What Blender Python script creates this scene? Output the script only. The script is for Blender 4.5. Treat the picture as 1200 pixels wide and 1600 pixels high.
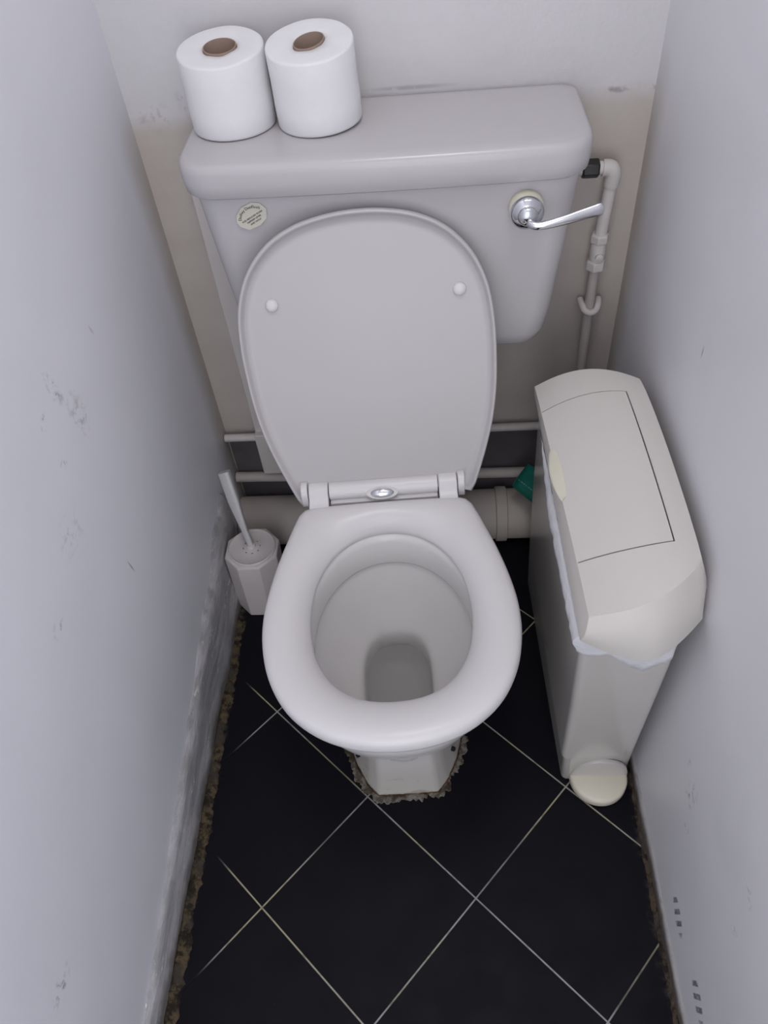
import bpy, bmesh, math, random
from math import sin, cos, pi, radians as R
from mathutils import Vector, Matrix, noise

random.seed(7)
for o in list(bpy.data.objects):
    bpy.data.objects.remove(o)
sc = bpy.context.scene
COL = sc.collection

# ------------------------------------------------------------------ camera
cam = bpy.data.cameras.new('camera')
cam.sensor_fit = 'VERTICAL'; cam.sensor_height = 36.0
cam.lens = 36.0 * 1210.04 / 1600.0
cam.clip_start = 0.01
co = bpy.data.objects.new('camera', cam); COL.objects.link(co)
co.location = (0.0539, -1.1893, 1.3408)
co.rotation_mode = 'XYZ'
co.rotation_euler = (R(41.70), R(4.29), R(1.56))
sc.camera = co

# ------------------------------------------------------------------ view + light
sc.view_settings.view_transform = 'Standard'
sc.view_settings.look = 'None'
sc.view_settings.exposure = -0.04
sc.view_settings.gamma = 1.0
sc.view_settings.use_curve_mapping = False

world = bpy.data.worlds.new('world'); sc.world = world
world.use_nodes = True
bg = world.node_tree.nodes['Background']
bg.inputs[0].default_value = (0.94, 0.95, 1.0, 1)
bg.inputs[1].default_value = 1.0

def area(name, loc, rot, sx, sy, power, col):
    l = bpy.data.lights.new(name, 'AREA'); l.shape = 'RECTANGLE'
    l.size = sx; l.size_y = sy; l.energy = power; l.color = col
    o = bpy.data.objects.new(name, l); COL.objects.link(o)
    o.location = loc; o.rotation_euler = rot
    return o
# ceiling light of the cubicle and daylight coming in through the doorway behind the camera
area('ceiling_light_glow', (0.08, -0.75, 2.32), (0, 0, 0), 0.40, 0.40, 4.6, (1.0, 0.97, 0.95))
area('doorway_daylight', (0.10, -2.1, 1.25), (R(84), 0, R(2)), 0.75, 1.9, 8.6, (0.95, 0.955, 1.0))

XL, XR, CEIL, FRONT = -0.3904, 0.3743, 2.40, -2.0

# ------------------------------------------------------------------ node helpers
class NT:
    def __init__(self, name):
        m = bpy.data.materials.new(name); m.use_nodes = True
        self.m = m; self.t = m.node_tree; self.b = self.t.nodes['Principled BSDF']
        self.tc = self.t.nodes.new('ShaderNodeTexCoord')
        self.P = self.tc.outputs['Object']
    def link(self, a, b): self.t.links.new(a, b)
    def put(self, sock, v):
        if hasattr(v, 'is_output') or isinstance(v, bpy.types.NodeSocket): self.link(v, sock)
        else: sock.default_value = v
    def math(self, op, a, b=0.0, c=None, clamp=False):
        n = self.t.nodes.new('ShaderNodeMath'); n.operation = op; n.use_clamp = clamp
        self.put(n.inputs[0], a); self.put(n.inputs[1], b)
        if c is not None: self.put(n.inputs[2], c)
        return n.outputs[0]
    def sep(self, v=None):
        n = self.t.nodes.new('ShaderNodeSeparateXYZ'); self.link(v or self.P, n.inputs[0]); return n.outputs
    def noise(self, scale, detail=4, rough=0.55, vec=None, stretch=None):
        n = self.t.nodes.new('ShaderNodeTexNoise')
        n.inputs['Scale'].default_value = scale; n.inputs['Detail'].default_value = detail
        n.inputs['Roughness'].default_value = rough
        v = vec or self.P
        if stretch:
            mp = self.t.nodes.new('ShaderNodeMapping'); mp.inputs['Scale'].default_value = stretch
            self.link(v, mp.inputs[0]); v = mp.outputs[0]
        self.link(v, n.inputs['Vector']); return n.outputs['Fac']
    def ramp(self, f, lo, hi, a=0.0, b=1.0):
        n = self.t.nodes.new('ShaderNodeMapRange'); n.interpolation_type = 'SMOOTHSTEP'
        self.put(n.inputs[0], f); n.inputs[1].default_value = lo; n.inputs[2].default_value = hi
        n.inputs[3].default_value = a; n.inputs[4].default_value = b; return n.outputs[0]
    def mix(self, f, a, b):
        n = self.t.nodes.new('ShaderNodeMix'); n.data_type = 'RGBA'
        self.put(n.inputs[0], f)
        for s, v in ((n.inputs[6], a), (n.inputs[7], b)):
            if isinstance(v, tuple): s.default_value = (*v[:3], 1)
            else: self.link(v, s)
        return n.outputs[2]
    def bump(self, h, strength=0.2, dist=0.002, prev=None):
        n = self.t.nodes.new('ShaderNodeBump'); n.inputs['Strength'].default_value = strength
        n.inputs['Distance'].default_value = dist; self.put(n.inputs['Height'], h)
        if prev: self.link(prev, n.inputs['Normal'])
        self.link(n.outputs[0], self.b.inputs['Normal']); return n.outputs[0]
    def color(self, c):
        s = self.b.inputs['Base Color']
        if isinstance(c, tuple): s.default_value = (*c[:3], 1)
        else: self.link(c, s)
    def rough(self, r): self.put(self.b.inputs['Roughness'], r)
    def spec(self, r): self.b.inputs['Specular IOR Level'].default_value = r
    def ellipse(self, ax, ay, cx, cy, rx, ry, rot=0.0, soft=0.5):
        """1 inside, 0 outside a soft ellipse in two coordinates"""
        dx = self.math('SUBTRACT', ax, cx); dy = self.math('SUBTRACT', ay, cy)
        c, s = cos(rot), sin(rot)
        u = self.math('ADD', self.math('MULTIPLY', dx, c / rx), self.math('MULTIPLY', dy, s / rx))
        v = self.math('ADD', self.math('MULTIPLY', dx, -s / ry), self.math('MULTIPLY', dy, c / ry))
        d = self.math('SQRT', self.math('ADD', self.math('MULTIPLY', u, u), self.math('MULTIPLY', v, v)))
        return self.ramp(d, 1.0 - soft, 1.0, 1.0, 0.0), u, v

def plain(name, col, rough=0.4, spec=0.5, metal=0.0, var=0.04, scale=25, bump=0.0, bscale=150):
    n = NT(name)
    f = n.noise(scale)
    dk = tuple(c * (1 - var) for c in col); lt = tuple(min(1, c * (1 + var)) for c in col)
    n.color(n.mix(f, dk, lt)); n.rough(rough); n.spec(spec)
    n.b.inputs['Metallic'].default_value = metal
    if bump: n.bump(n.noise(bscale), bump, 0.001)
    return n.m

# ------------------------------------------------------------------ materials
def wall_paint(name, base, marks, stripes=(), back=False, axis='y'):
    n = NT(name); s = n.sep(); Y = s[0] if axis == 'x' else s[1]; Z = s[2]
    big = n.noise(2.2, 3); col = n.mix(big, tuple(c * 0.96 for c in base), tuple(c * 1.04 for c in base))
    if back:
        # older beige paint below an uneven line at the height of the cistern lid
        e = n.math('ADD', Z, n.math('MULTIPLY', n.noise(9, 4), 0.05))
        f = n.ramp(e, 0.895, 0.935, 1.0, 0.0)
        col = n.mix(f, col, n.mix(n.noise(14, 5), (0.46, 0.41, 0.375), (0.56, 0.52, 0.49)))
        f2 = n.math('MULTIPLY', n.ramp(n.math('ABSOLUTE', n.math('SUBTRACT', e, 0.921)), 0.0, 0.007, 1, 0), n.ramp(n.noise(30, 5), 0.5, 0.62, 0, 0.7))
        col = n.mix(f2, col, (0.25, 0.23, 0.25))
    else:
        # beige near the far corner, with corner shade and colour bleed painted in
        e = n.math('ADD', s[1], n.math('MULTIPLY', n.noise(7, 3), 0.06))
        f = n.math('MULTIPLY', n.ramp(e, -0.06, 0.03), n.ramp(Z, 1.0, 0.80))
        col = n.mix(f, col, (0.50, 0.46, 0.43))
    g = n.noise(120, 6, 0.7)
    for (cy, cz, ry, rz, rot, st, lo) in marks:
        m, u, v = n.ellipse(Y, Z, cy, cz, ry, rz, rot, 0.85)
        k = n.math('MULTIPLY', m, n.ramp(n.noise(85, 5, 0.65), lo - 0.015, lo + 0.13, 0, st * 0.8))
        col = n.mix(k, col, (0.17, 0.16, 0.17))
    for (cy, cz, ry, rz, rot, freq) in stripes:
        m, u, v = n.ellipse(Y, Z, cy, cz, ry, rz, rot, 0.35)
        w = n.math('SINE', n.math('MULTIPLY', u, freq))
        k = n.math('MULTIPLY', n.math('MULTIPLY', m, n.ramp(w, -0.1, 0.35)), n.ramp(g, 0.3, 0.55, 0.3, 0.85))
        col = n.mix(k, col, (0.10, 0.10, 0.105))
    n.color(col); n.rough(n.ramp(n.noise(6), 0.3, 0.7, 0.34, 0.5)); n.spec(0.4)
    h = n.math('ADD', n.math('MULTIPLY', n.noise(5, 3), 1.0), n.math('MULTIPLY', n.noise(38, 5, 0.6), 0.12 if not back else 0.3))
    n.bump(h, 0.35 if not back else 0.6, 0.006)
    return n.m

M = {}
M['wall_left'] = wall_paint('painted_wall_left', (0.80, 0.81, 0.865),
    [(-0.497, 0.795, 0.016, 0.035, 0.3, 0.8, 0.50), (-0.542, 0.785, 0.016, 0.014, 0, 0.9, 0.52),
     (-0.472, 0.735, 0.028, 0.05, 0.2, 0.5, 0.50), (-0.55, 0.722, 0.012, 0.010, 0, 0.8, 0.48),
     (-0.600, 0.66, 0.05, 0.04, 0, 0.3, 0.52), (-0.707, 0.615, 0.02, 0.014, 0, 0.6, 0.5),
     (-0.523, 0.492, 0.0022, 0.020, 0.15, 0.9, 0.25), (-0.36, 0.78, 0.003, 0.012, 0.3, 0.4, 0.3),
     (-1.02, 0.36, 0.03, 0.02, 0, 0.9, 0.5)])
M['wall_right'] = wall_paint('painted_wall_right', (0.76, 0.755, 0.785),
    [(-0.775, 0.290, 0.022, 0.040, 0.3, 0.85, 0.50), (-0.80, 0.235, 0.012, 0.018, 0.2, 0.6, 0.5),
     (-0.74, 0.31, 0.010, 0.02, 0.3, 0.7, 0.5), (-0.932, 0.408, 0.02, 0.02, 0.2, 0.8, 0.52),
     (-0.413, 0.743, 0.0025, 0.012, 0, 0.8, 0.2), (-0.95, 0.33, 0.012, 0.012, 0.0, 0.6, 0.5)],
    stripes=[(-0.873, 0.100, 0.034, 0.019, 0.25, 14.0), (-0.980, 0.112, 0.034, 0.020, 0.25, 14.0)])
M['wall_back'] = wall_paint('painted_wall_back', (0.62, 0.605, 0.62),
    [(-0.352, 0.90, 0.035, 0.03, 0.2, 0.35, 0.50), (-0.30, 0.915, 0.02, 0.03, 0.2, 0.45, 0.5), (0.03, 0.9165, 0.085, 0.0045, 0.0, 0.45, 0.34)], back=True, axis='x')  # first two marks paint in the shadow left of the toilet rolls
M['ceiling'] = plain('white_ceiling_paint', (0.80, 0.80, 0.80), 0.8)

def floor_mat():
    n = NT('black_floor_tiles'); s = n.sep()
    th = R(42.2888); ox, oy, S = -0.27036, -0.49790, 0.244
    # slight hand-laid unevenness of the joints
    X = n.math('SUBTRACT', s[0], ox); Y = n.math('SUBTRACT', s[1], oy)
    u = n.math('DIVIDE', n.math('ADD', n.math('MULTIPLY', X, cos(th)), n.math('MULTIPLY', Y, -sin(th))), S)
    v = n.math('DIVIDE', n.math('ADD', n.math('MULTIPLY', X, sin(th)), n.math('MULTIPLY', Y, cos(th))), S)
    def line(a, w):
        d = n.math('ABSOLUTE', n.math('SUBTRACT', n.math('FRACT', n.math('ADD', a, 100.5)), 0.5))
        return n.ramp(d, w * 0.6, w * 1.25, 1, 0)
    g = n.math('MAXIMUM', line(u, 0.0052), line(v, 0.0052))
    wear = n.ramp(n.noise(4.0, 3), 0.32, 0.5, 0.35, 1.0)
    wear2 = n.ramp(n.noise(60, 4), 0.3, 0.5, 0.6, 1.0)
    edge = n.ramp(n.math('ADD', s[0], n.math('MULTIPLY', n.noise(11), 0.03)), -0.33, -0.285, 0.0, 1.0)
    gm = n.math('MULTIPLY', n.math('MULTIPLY', g, wear), n.math('MULTIPLY', wear2, edge))
    tile = n.mix(n.noise(7, 5, 0.65), (0.0050, 0.0048, 0.0085), (0.0090, 0.0080, 0.0110))
    speck = n.ramp(n.noise(260, 2), 0.74, 0.78, 0, 0.35)
    tile = n.mix(speck, tile, (0.12, 0.11, 0.10))
    # dusty film along the walls
    film = n.math('MAXIMUM', n.ramp(n.math('SUBTRACT', s[0], n.math('MULTIPLY', n.noise(25), 0.03)), -0.375, -0.395, 0, 0.8),
                  n.ramp(n.math('ADD', s[0], n.math('MULTIPLY', n.noise(25), 0.035)), 0.372, 0.392, 0, 0.5))
    tile = n.mix(n.math('MULTIPLY', film, n.ramp(n.noise(90, 5), 0.4, 0.6)), tile, (0.13, 0.11, 0.09))
    gc = n.mix(n.ramp(n.noise(5, 3), 0.4, 0.6), (0.40, 0.36, 0.24), (0.34, 0.34, 0.34))
    n.color(n.mix(gm, tile, gc)); n.rough(n.ramp(n.noise(18, 4), 0.3, 0.7, 0.45, 0.60)); n.spec(0.10)
    h = n.math('SUBTRACT', n.math('MULTIPLY', n.noise(90, 4), 0.25), g)
    n.bump(h, 0.35, 0.0012)
    return n.m
M['floor'] = floor_mat()
M['porcelain'] = plain('white_glazed_porcelain', (0.71, 0.69, 0.685), 0.16, 0.4, var=0.012, scale=4)
def porcelain_mat():
    n = NT('white_glazed_porcelain'); sp_ = n.sep(); f = n.noise(4)
    c = n.mix(f, (0.695, 0.68, 0.675), (0.72, 0.70, 0.695))
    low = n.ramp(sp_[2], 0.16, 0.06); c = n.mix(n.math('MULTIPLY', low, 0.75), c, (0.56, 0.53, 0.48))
    sm = n.math('MULTIPLY', n.ramp(n.noise(28, 5, 0.6, stretch=(1, 1, 2.5)), 0.58, 0.68), n.ramp(sp_[2], 0.09, 0.03))
    c = n.mix(n.math('MULTIPLY', sm, 0.6), c, (0.30, 0.28, 0.26))
    base = n.ramp(n.math('ADD', sp_[2], n.math('MULTIPLY', n.noise(60, 4), 0.02)), 0.022, 0.010)
    c = n.mix(n.math('MULTIPLY', base, 0.7), c, (0.22, 0.14, 0.08))
    n.color(c); n.rough(0.17); n.spec(0.4); return n.m
M['porcelain'] = porcelain_mat()
M['cistern'] = plain('white_cistern_plastic', (0.53, 0.51, 0.525), 0.24, 0.5, var=0.015, scale=5)  # white greyed down, its weaker light put into the colour
M['seat'] = plain('white_seat_plastic', (0.71, 0.69, 0.695), 0.28, 0.3, var=0.008, scale=4)
M['lid'] = plain('dimmed_white_lid_plastic', (0.50, 0.48, 0.488), 0.3, 0.5, var=0.01, scale=4)  # same white as the seat, darkened to put its dimmer light into colour
M['tissue'] = plain('soft_white_tissue', (0.80, 0.795, 0.81), 0.95, 0.1, var=0.02, scale=60, bump=0.3, bscale=220)
M['cardboard'] = plain('brown_cardboard_core', (0.36, 0.27, 0.22), 0.9, 0.1, var=0.1, bump=0.2)
M['chrome'] = plain('polished_chrome', (0.72, 0.73, 0.76), 0.10, 0.5, metal=1.0, var=0.02)
M['cream'] = plain('yellowed_cream_plastic', (0.68, 0.66, 0.54), 0.35, var=0.03)
M['pedal'] = plain('yellowed_pedal_plastic', (0.72, 0.68, 0.56), 0.4, var=0.05, scale=40)
M['bin'] = plain('warm_white_bin_plastic', (0.655, 0.625, 0.59), 0.42, 0.4, var=0.02, scale=8, bump=0.05, bscale=600)
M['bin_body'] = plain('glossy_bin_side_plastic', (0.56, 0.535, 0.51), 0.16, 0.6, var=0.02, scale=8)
M['pipe'] = plain('beige_painted_pipe', (0.50, 0.455, 0.435), 0.5, 0.4, var=0.08, scale=40, bump=0.5, bscale=60)
M['pipe_w'] = plain('off_white_painted_pipe', (0.62, 0.585, 0.57), 0.45, 0.4, var=0.08, scale=40, bump=0.5, bscale=60)
M['soil'] = plain('beige_painted_soil_pipe', (0.50, 0.455, 0.42), 0.5, 0.4, var=0.10, scale=12, bump=0.3, bscale=40)
M['board'] = plain('painted_backing_board', (0.60, 0.565, 0.555), 0.5, 0.4, var=0.05, bump=0.3, bscale=50)
M['darkskirt'] = plain('dark_grey_skirting_paint', (0.105, 0.095, 0.105), 0.45, 0.4, var=0.25, scale=20, bump=0.5, bscale=40)
M['black'] = plain('black_plastic_nut', (0.012, 0.012, 0.013), 0.35)
M['dark'] = plain('painted_recess_shade', (0.01, 0.01, 0.01), 0.8)  # near-black colour standing for shade in holes and under the bin lid
M['ink'] = plain('grey_brown_ink', (0.10, 0.085, 0.08), 0.7)
M['sticker'] = plain('aged_cream_label_paper', (0.62, 0.60, 0.52), 0.5, var=0.05, scale=200)
M['brush'] = plain('off_white_brush_plastic', (0.60, 0.56, 0.56), 0.38, 0.4, var=0.02)
M['handle'] = plain('pale_translucent_handle_plastic', (0.64, 0.64, 0.655), 0.3, 0.5, var=0.02)
M['handle'].node_tree.nodes['Principled BSDF'].inputs['Transmission Weight'].default_value = 0.25
M['lamp'] = NT('lit_ceiling_diffuser').m
b = M['lamp'].node_tree.nodes['Principled BSDF']
b.inputs['Emission Color'].default_value = (1, 0.97, 0.95, 1); b.inputs['Emission Strength'].default_value = 6.0

def green_mat():
    n = NT('green_plastic_packet'); s = n.sep()
    n.color(n.mix(n.noise(30), (0.004, 0.125, 0.095), (0.008, 0.175, 0.135)))
    n.rough(0.35); n.bump(n.noise(60), 0.3, 0.002); return n.m
M['green'] = green_mat()
M['green_print'] = plain('pale_green_print', (0.18, 0.42, 0.36), 0.5)

def water_mat():
    n = NT('still_bowl_water'); n.color((0.52, 0.515, 0.50)); n.rough(0.03)
    n.b.inputs['Alpha'].default_value = 0.33; n.b.inputs['IOR'].default_value = 1.33
    n.bump(n.noise(14, 2), 0.02, 0.002)
    return n.m
M['water'] = water_mat()
def liner_mat():
    n = NT('thin_white_bag_film'); n.color((0.85, 0.86, 0.90)); n.rough(0.3)
    n.b.inputs['Alpha'].default_value = 0.62
    n.bump(n.noise(70, 3, 0.5, stretch=(1, 1, 4)), 0.5, 0.003); return n.m
M['liner'] = liner_mat()

def crust(name, cols, lo=0.42, hi=0.58):
    n = NT(name); a = n.mix(n.ramp(n.noise(70, 6, 0.7), lo, hi), cols[0], cols[1])
    n.color(n.mix(n.ramp(n.noise(25, 4), 0.5, 0.62), a, cols[2])); n.rough(0.85); n.spec(0.2)
    n.bump(n.noise(180, 6, 0.7), 0.8, 0.003); return n.m
M['grime'] = crust('yellow_brown_floor_grime', ((0.022, 0.018, 0.014), (0.105, 0.078, 0.045), (0.060, 0.050, 0.040)))
M['grime_dark'] = crust('dark_brown_floor_grime', ((0.02, 0.016, 0.013), (0.085, 0.060, 0.042), (0.06, 0.05, 0.045)))
M['mortar'] = crust('grey_crusty_mortar', ((0.10, 0.085, 0.065), (0.235, 0.225, 0.195), (0.055, 0.038, 0.025)))
M['rust'] = crust('brown_joint_stain', ((0.035, 0.018, 0.010), (0.12, 0.07, 0.04), (0.05, 0.03, 0.02)))
def skirt_mat():
    n = NT('peeling_grey_skirting'); s = n.sep()
    a = n.mix(n.ramp(n.noise(22, 6, 0.7, stretch=(1, 0.3, 1)), 0.4, 0.62), (0.34, 0.335, 0.35), (0.52, 0.51, 0.53))
    chip = n.ramp(n.noise(34, 6, 0.75, stretch=(1, 0.45, 1)), 0.60, 0.64)
    a = n.mix(chip, a, (0.70, 0.70, 0.71))
    low = n.ramp(n.math('ADD', s[2], n.math('MULTIPLY', n.noise(30), 0.04)), 0.06, 0.03)
    a = n.mix(n.math('MULTIPLY', low, 0.8), a, (0.10, 0.085, 0.07))
    n.color(a); n.rough(0.55); n.bump(n.noise(30, 6, 0.7, stretch=(1, 0.3, 1)), 0.8, 0.006); return n.m
M['skirt'] = skirt_mat()
def skirt_r():
    n = NT('grey_painted_skirting'); s = n.sep()
    low = n.ramp(n.math('ADD', s[2], n.math('MULTIPLY', n.noise(40, 5), 0.03)), 0.045, 0.025)
    a = n.mix(n.noise(20, 5), (0.28, 0.27, 0.27), (0.40, 0.39, 0.40))
    n.color(n.mix(low, a, (0.12, 0.10, 0.085))); n.rough(0.5); n.bump(n.noise(40, 5), 0.5, 0.004); return n.m
M['skirt_r'] = skirt_r()

# ------------------------------------------------------------------ mesh helpers
def link(name, me, mat, parent=None, smooth=True):
    o = bpy.data.objects.new(name, me); COL.objects.link(o)
    if mat: me.materials.append(mat)
    if parent: o.parent = parent
    if smooth:
        for p in me.polygons: p.use_smooth = True
    return o
def mesh(name, vs, fs, mat, parent=None, smooth=True, sharp=40):
    me = bpy.data.meshes.new(name); me.from_pydata([tuple(v) for v in vs], [], fs); me.update()
    bm = bmesh.new(); bm.from_mesh(me); bmesh.ops.recalc_face_normals(bm, faces=bm.faces)
    if smooth:
        for e in bm.edges:
            if len(e.link_faces) == 2 and e.calc_face_angle(0) > R(sharp): e.smooth = False
    bm.to_mesh(me); bm.free()
    return link(name, me, mat, parent, smooth)
def root(name, loc=(0, 0, 0), rz=0.0):
    o = bpy.data.objects.new(name, None); COL.objects.link(o); o.empty_display_size = 0.05
    o.location = loc; o.rotation_euler = (0, 0, rz); return o
def tag(o, label, cat, group=None):
    o['label'] = label; o['category'] = cat
    if group: o['group'] = group
    return o
def struct(o): o['kind'] = 'structure'; return o
def bevel(o, w, seg=3, ang=35):
    m = o.modifiers.new('bevel', 'BEVEL'); m.width = w; m.segments = seg; m.limit_method = 'ANGLE'; m.angle_limit = R(ang)
    m.harden_normals = False
    return o
def box(name, x0, x1, y0, y1, z0, z1, mat, parent=None, bev=0.0, seg=3):
    vs = [(x, y, z) for x in (x0, x1) for y in (y0, y1) for z in (z0, z1)]
    fs = [(0, 1, 3, 2), (4, 6, 7, 5), (0, 4, 5, 1), (2, 3, 7, 6), (0, 2, 6, 4), (1, 5, 7, 3)]
    o = mesh(name, vs, fs, mat, parent, smooth=bev > 0)
    if bev: bevel(o, bev, seg)
    return o
def loft(rings, cap0=True, cap1=True, closed=True):
    n = len(rings[0]); vs = [v for r in rings for v in r]; fs = []
    for k in range(len(rings) - 1):
        for i in range(n if closed else n - 1):
            j = (i + 1) % n
            fs.append((k * n + i, k * n + j, (k + 1) * n + j, (k + 1) * n + i))
    if cap0: fs.append(tuple(range(n))[::-1])
    if cap1: fs.append(tuple(range((len(rings) - 1) * n, len(rings) * n)))
    return vs, fs
def revolve(prof, n=48, origin=(0, 0, 0), axis='z', cap=True):
    """prof: (r, h) list"""
    rings = []
    for r, h in prof:
        ring = []
        for i in range(n):
            a = 2 * pi * i / n; c, s = cos(a) * r, sin(a) * r
            p = {'z': (c, s, h), 'y': (c, h, s), 'x': (h, c, s)}[axis]
            ring.append(tuple(p[k] + origin[k] for k in range(3)))
        rings.append(ring)
    return loft(rings, cap, cap)
def catmull(pts, sub=8, closed=False):
    P = [Vector(p) for p in pts]; out = []; n = len(P)
    for i in range(n if closed else n - 1):
        if closed: a, b, c, d = P[i - 1], P[i], P[(i + 1) % n], P[(i + 2) % n]
        else: a, b, c, d = P[max(i - 1, 0)], P[i], P[i + 1], P[min(i + 2, n - 1)]
        for k in range(sub):
            t = k / sub
            out.append(0.5 * ((2 * b) + (c - a) * t + (2 * a - 5 * b + 4 * c - d) * t * t + (3 * b - a - 3 * c + d) * t ** 3))
    if not closed: out.append(P[-1])
    return out
def tube(path, r, n=16, flat=1.0):
    """swept round tube; r is a number or list"""
    P = [Vector(p) for p in path]; rings = []
    up = Vector((0.13, 0.2, 0.97)).normalized(); prev = None
    for i, p in enumerate(P):
        t = (P[min(i + 1, len(P) - 1)] - P[max(i - 1, 0)]).normalized()
        if prev is None: s = t.cross(up).normalized() if abs(t.dot(up)) < 0.95 else t.cross(Vector((1, 0, 0))).normalized()
        else: s = (prev - t * prev.dot(t)).normalized()
        prev = s; q = t.cross(s).normalized()
        rr = r[i] if isinstance(r, (list, tuple)) else r
        rings.append([p + s * cos(2 * pi * k / n) * rr + q * sin(2 * pi * k / n) * rr * flat for k in range(n)])
    return loft(rings)
def half_to_outline(half, sub=10):
    """half outline (u>=0) from back centre to front centre -> closed smooth polygon"""
    full = [(u, v, 0) for u, v in half] + [(-u, v, 0) for u, v in half[-2:0:-1]]
    return [(p.x, p.y) for p in catmull(full, sub, True)]
def sample(outline, n, c=(0.0, 0.0)):
    """sample a star-shaped outline at n equal angles around c"""
    res = []; m = len(outline)
    for k in range(n):
        a = 2 * pi * k / n - pi / 2; dx, dy = cos(a), sin(a); best = None
        for i in range(m):
            x1, y1 = outline[i][0] - c[0], outline[i][1] - c[1]
            x2, y2 = outline[(i + 1) % m][0] - c[0], outline[(i + 1) % m][1] - c[1]
            ex, ey = x2 - x1, y2 - y1; den = dx * ey - dy * ex
            if abs(den) < 1e-12: continue
            t = (x1 * ey - y1 * ex) / den; s = (x1 * dy - y1 * dx) / den
            if t > 0 and -1e-6 <= s <= 1 + 1e-6 and (best is None or t > best): best = t
        best = best or 0.01
        res.append((c[0] + dx * best, c[1] + dy * best))
    return res
def rrect(x0, x1, y0, y1, rf, rb, n=8, bow=0.0):
    """rounded rectangle plan; front = y0 (nearer the camera) radius rf, back = y1 radius rb; bow pushes the front out"""
    pts = []
    for (cx, cy, a0, r) in ((x1 - rf, y0 + rf, -90, rf), (x1 - rb, y1 - rb, 0, rb), (x0 + rb, y1 - rb, 90, rb), (x0 + rf, y0 + rf, 180, rf)):
        for k in range(n + 1):
            a = R(a0 + 90 * k / n); pts.append([cx + r * cos(a), cy + r * sin(a)])
    # extra points along the front so that it can bow
    out = pts[:]
    xs = [x0 + rf + (x1 - x0 - 2 * rf) * k / 12 for k in range(1, 12)]
    out += [[x, y0] for x in xs]
    xm, hw = (x0 + x1) / 2, (x1 - x0) / 2
    ym = (y0 + y1) / 2
    for p in out:
        if p[1] < ym: p[1] -= bow * (1 - ((p[0] - xm) / hw) ** 2) * min(1, (ym - p[1]) / (ym - y0))
    return out

# ------------------------------------------------------------------ the room
struct(box('floor', XL - 0.1, XR + 0.1, FRONT, 0.1, -0.1, 0.0, M['floor']))
def grid_wall(name, x0, x1, axis, at, mat, out):
    """wall as a box, subdivided front so that it can be slightly wavy"""
    return None
struct(box('wall_left', XL - 0.1, XL, FRONT, 0.1, 0.0, CEIL, M['wall_left']))
struct(box('wall_right', XR, XR + 0.1, FRONT, 0.1, 0.0, CEIL, M['wall_right']))
struct(box('wall_back', XL, XR, 0.0, 0.1, 0.0, CEIL, M['wall_back']))
struct(box('ceiling', XL - 0.1, XR + 0.1, FRONT, 0.1, CEIL, CEIL + 0.1, M['ceiling']))

# plaster fillet softening the two far corners
def fillet(name, x, sgn, mat):
    r = 0.008; n = 8; rings = []
    for z in [0.27 + k * (CEIL - 0.27) / 30 for k in range(31)]:
        rr = r * (1 + 0.25 * noise.noise(Vector((x * 9, 0, z * 4))))
        ring = [(x - sgn * 0.001 * 0 , 0.001, z)]
        for k in range(n + 1):
            a = pi / 2 * k / n
            ring.append((x - sgn * rr * (1 - sin(a)), -rr * (1 - cos(a)), z))
        rings.append(ring)
    return struct(mesh(name, *loft(rings), mat, sharp=80))

# dark painted skirting on the back wall, behind the pipes
struct(box('baseboard_back', XL + 0.004, XR - 0.004, -0.009, 0.0005, 0.0, 0.262, M['darkskirt'], bev=0.002))

# peeling skirting on the left wall: its painted upper edge runs lower towards the door
def skirting(name, x, sgn, ys, top, thick, mat, amp):
    rings = []
    for y in ys:
        h = top(y) * (1 + amp * noise.noise(Vector((y * 14, 3, x))) + amp * 0.5 * noise.noise(Vector((y * 50, 1, x))))
        t = thick * (1 + 0.35 * noise.noise(Vector((y * 9, 7, x))))
        pts = [(0, 0.0), (t * 1.15, 0.0), (t * 1.1, h * 0.25), (t, h * 0.5), (t * 0.95, h * 0.8), (t * 0.7, h * 0.95), (0.0, h)]
        rings.append([(x - sgn * (d - 0.0004 * (d == 0)), y, z) for d, z in pts])
    return struct(mesh(name, *loft(rings), mat, sharp=60))
ysl = [-0.135 - k * (1.4 / 220) for k in range(221)]
skirting('baseboard_left', XL, -1, ysl, lambda y: max(0.058, 0.195 + (y + 0.3) * 0.185), 0.010, M['skirt'], 0.07)
ysr = [-0.02 - k * (1.5 / 220) for k in range(221)]
skirting('baseboard_right', XR, 1, ysr, lambda y: 0.030, 0.004, M['skirt_r'], 0.15)

# crusty grime along the floor edges
def crust_strip(name, x, sgn, y0, y1, w, h, mat, seed, base=0.0):
    n = int(abs(y1 - y0) / 0.004); rings = []
    for k in range(n + 1):
        y = y0 + (y1 - y0) * k / n
        ww = w * (1 + 0.55 * noise.noise(Vector((y * 16, seed, 0))) + 0.35 * noise.noise(Vector((y * 70, seed, 0))) + 0.2 * noise.noise(Vector((y * 200, seed, 0))))
        ww = max(ww, w * 0.25); ring = [(x - sgn * base, y, 0.0)]
        for j in range(7):
            f = j / 6
            z = h * (1 - f) ** 0.8 * (0.8 + 0.5 * noise.noise(Vector((y * 120, f * 5, seed)))) + 0.0006
            ring.append((x - sgn * (base + ww * f), y, max(z, 0.0004)))
        ring.append((x - sgn * (base + ww), y, 0.0))
        rings.append(ring)
    return struct(mesh(name, *loft(rings), mat, sharp=180))
crust_strip('trim_1', XL, -1, -0.29, -1.40, 0.017, 0.009, M['grime'], 2, 0.0112)
crust_strip('trim_2', XR, 1, -0.62, -1.40, 0.0065, 0.006, M['grime_dark'], 5, 0.0042)

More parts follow.
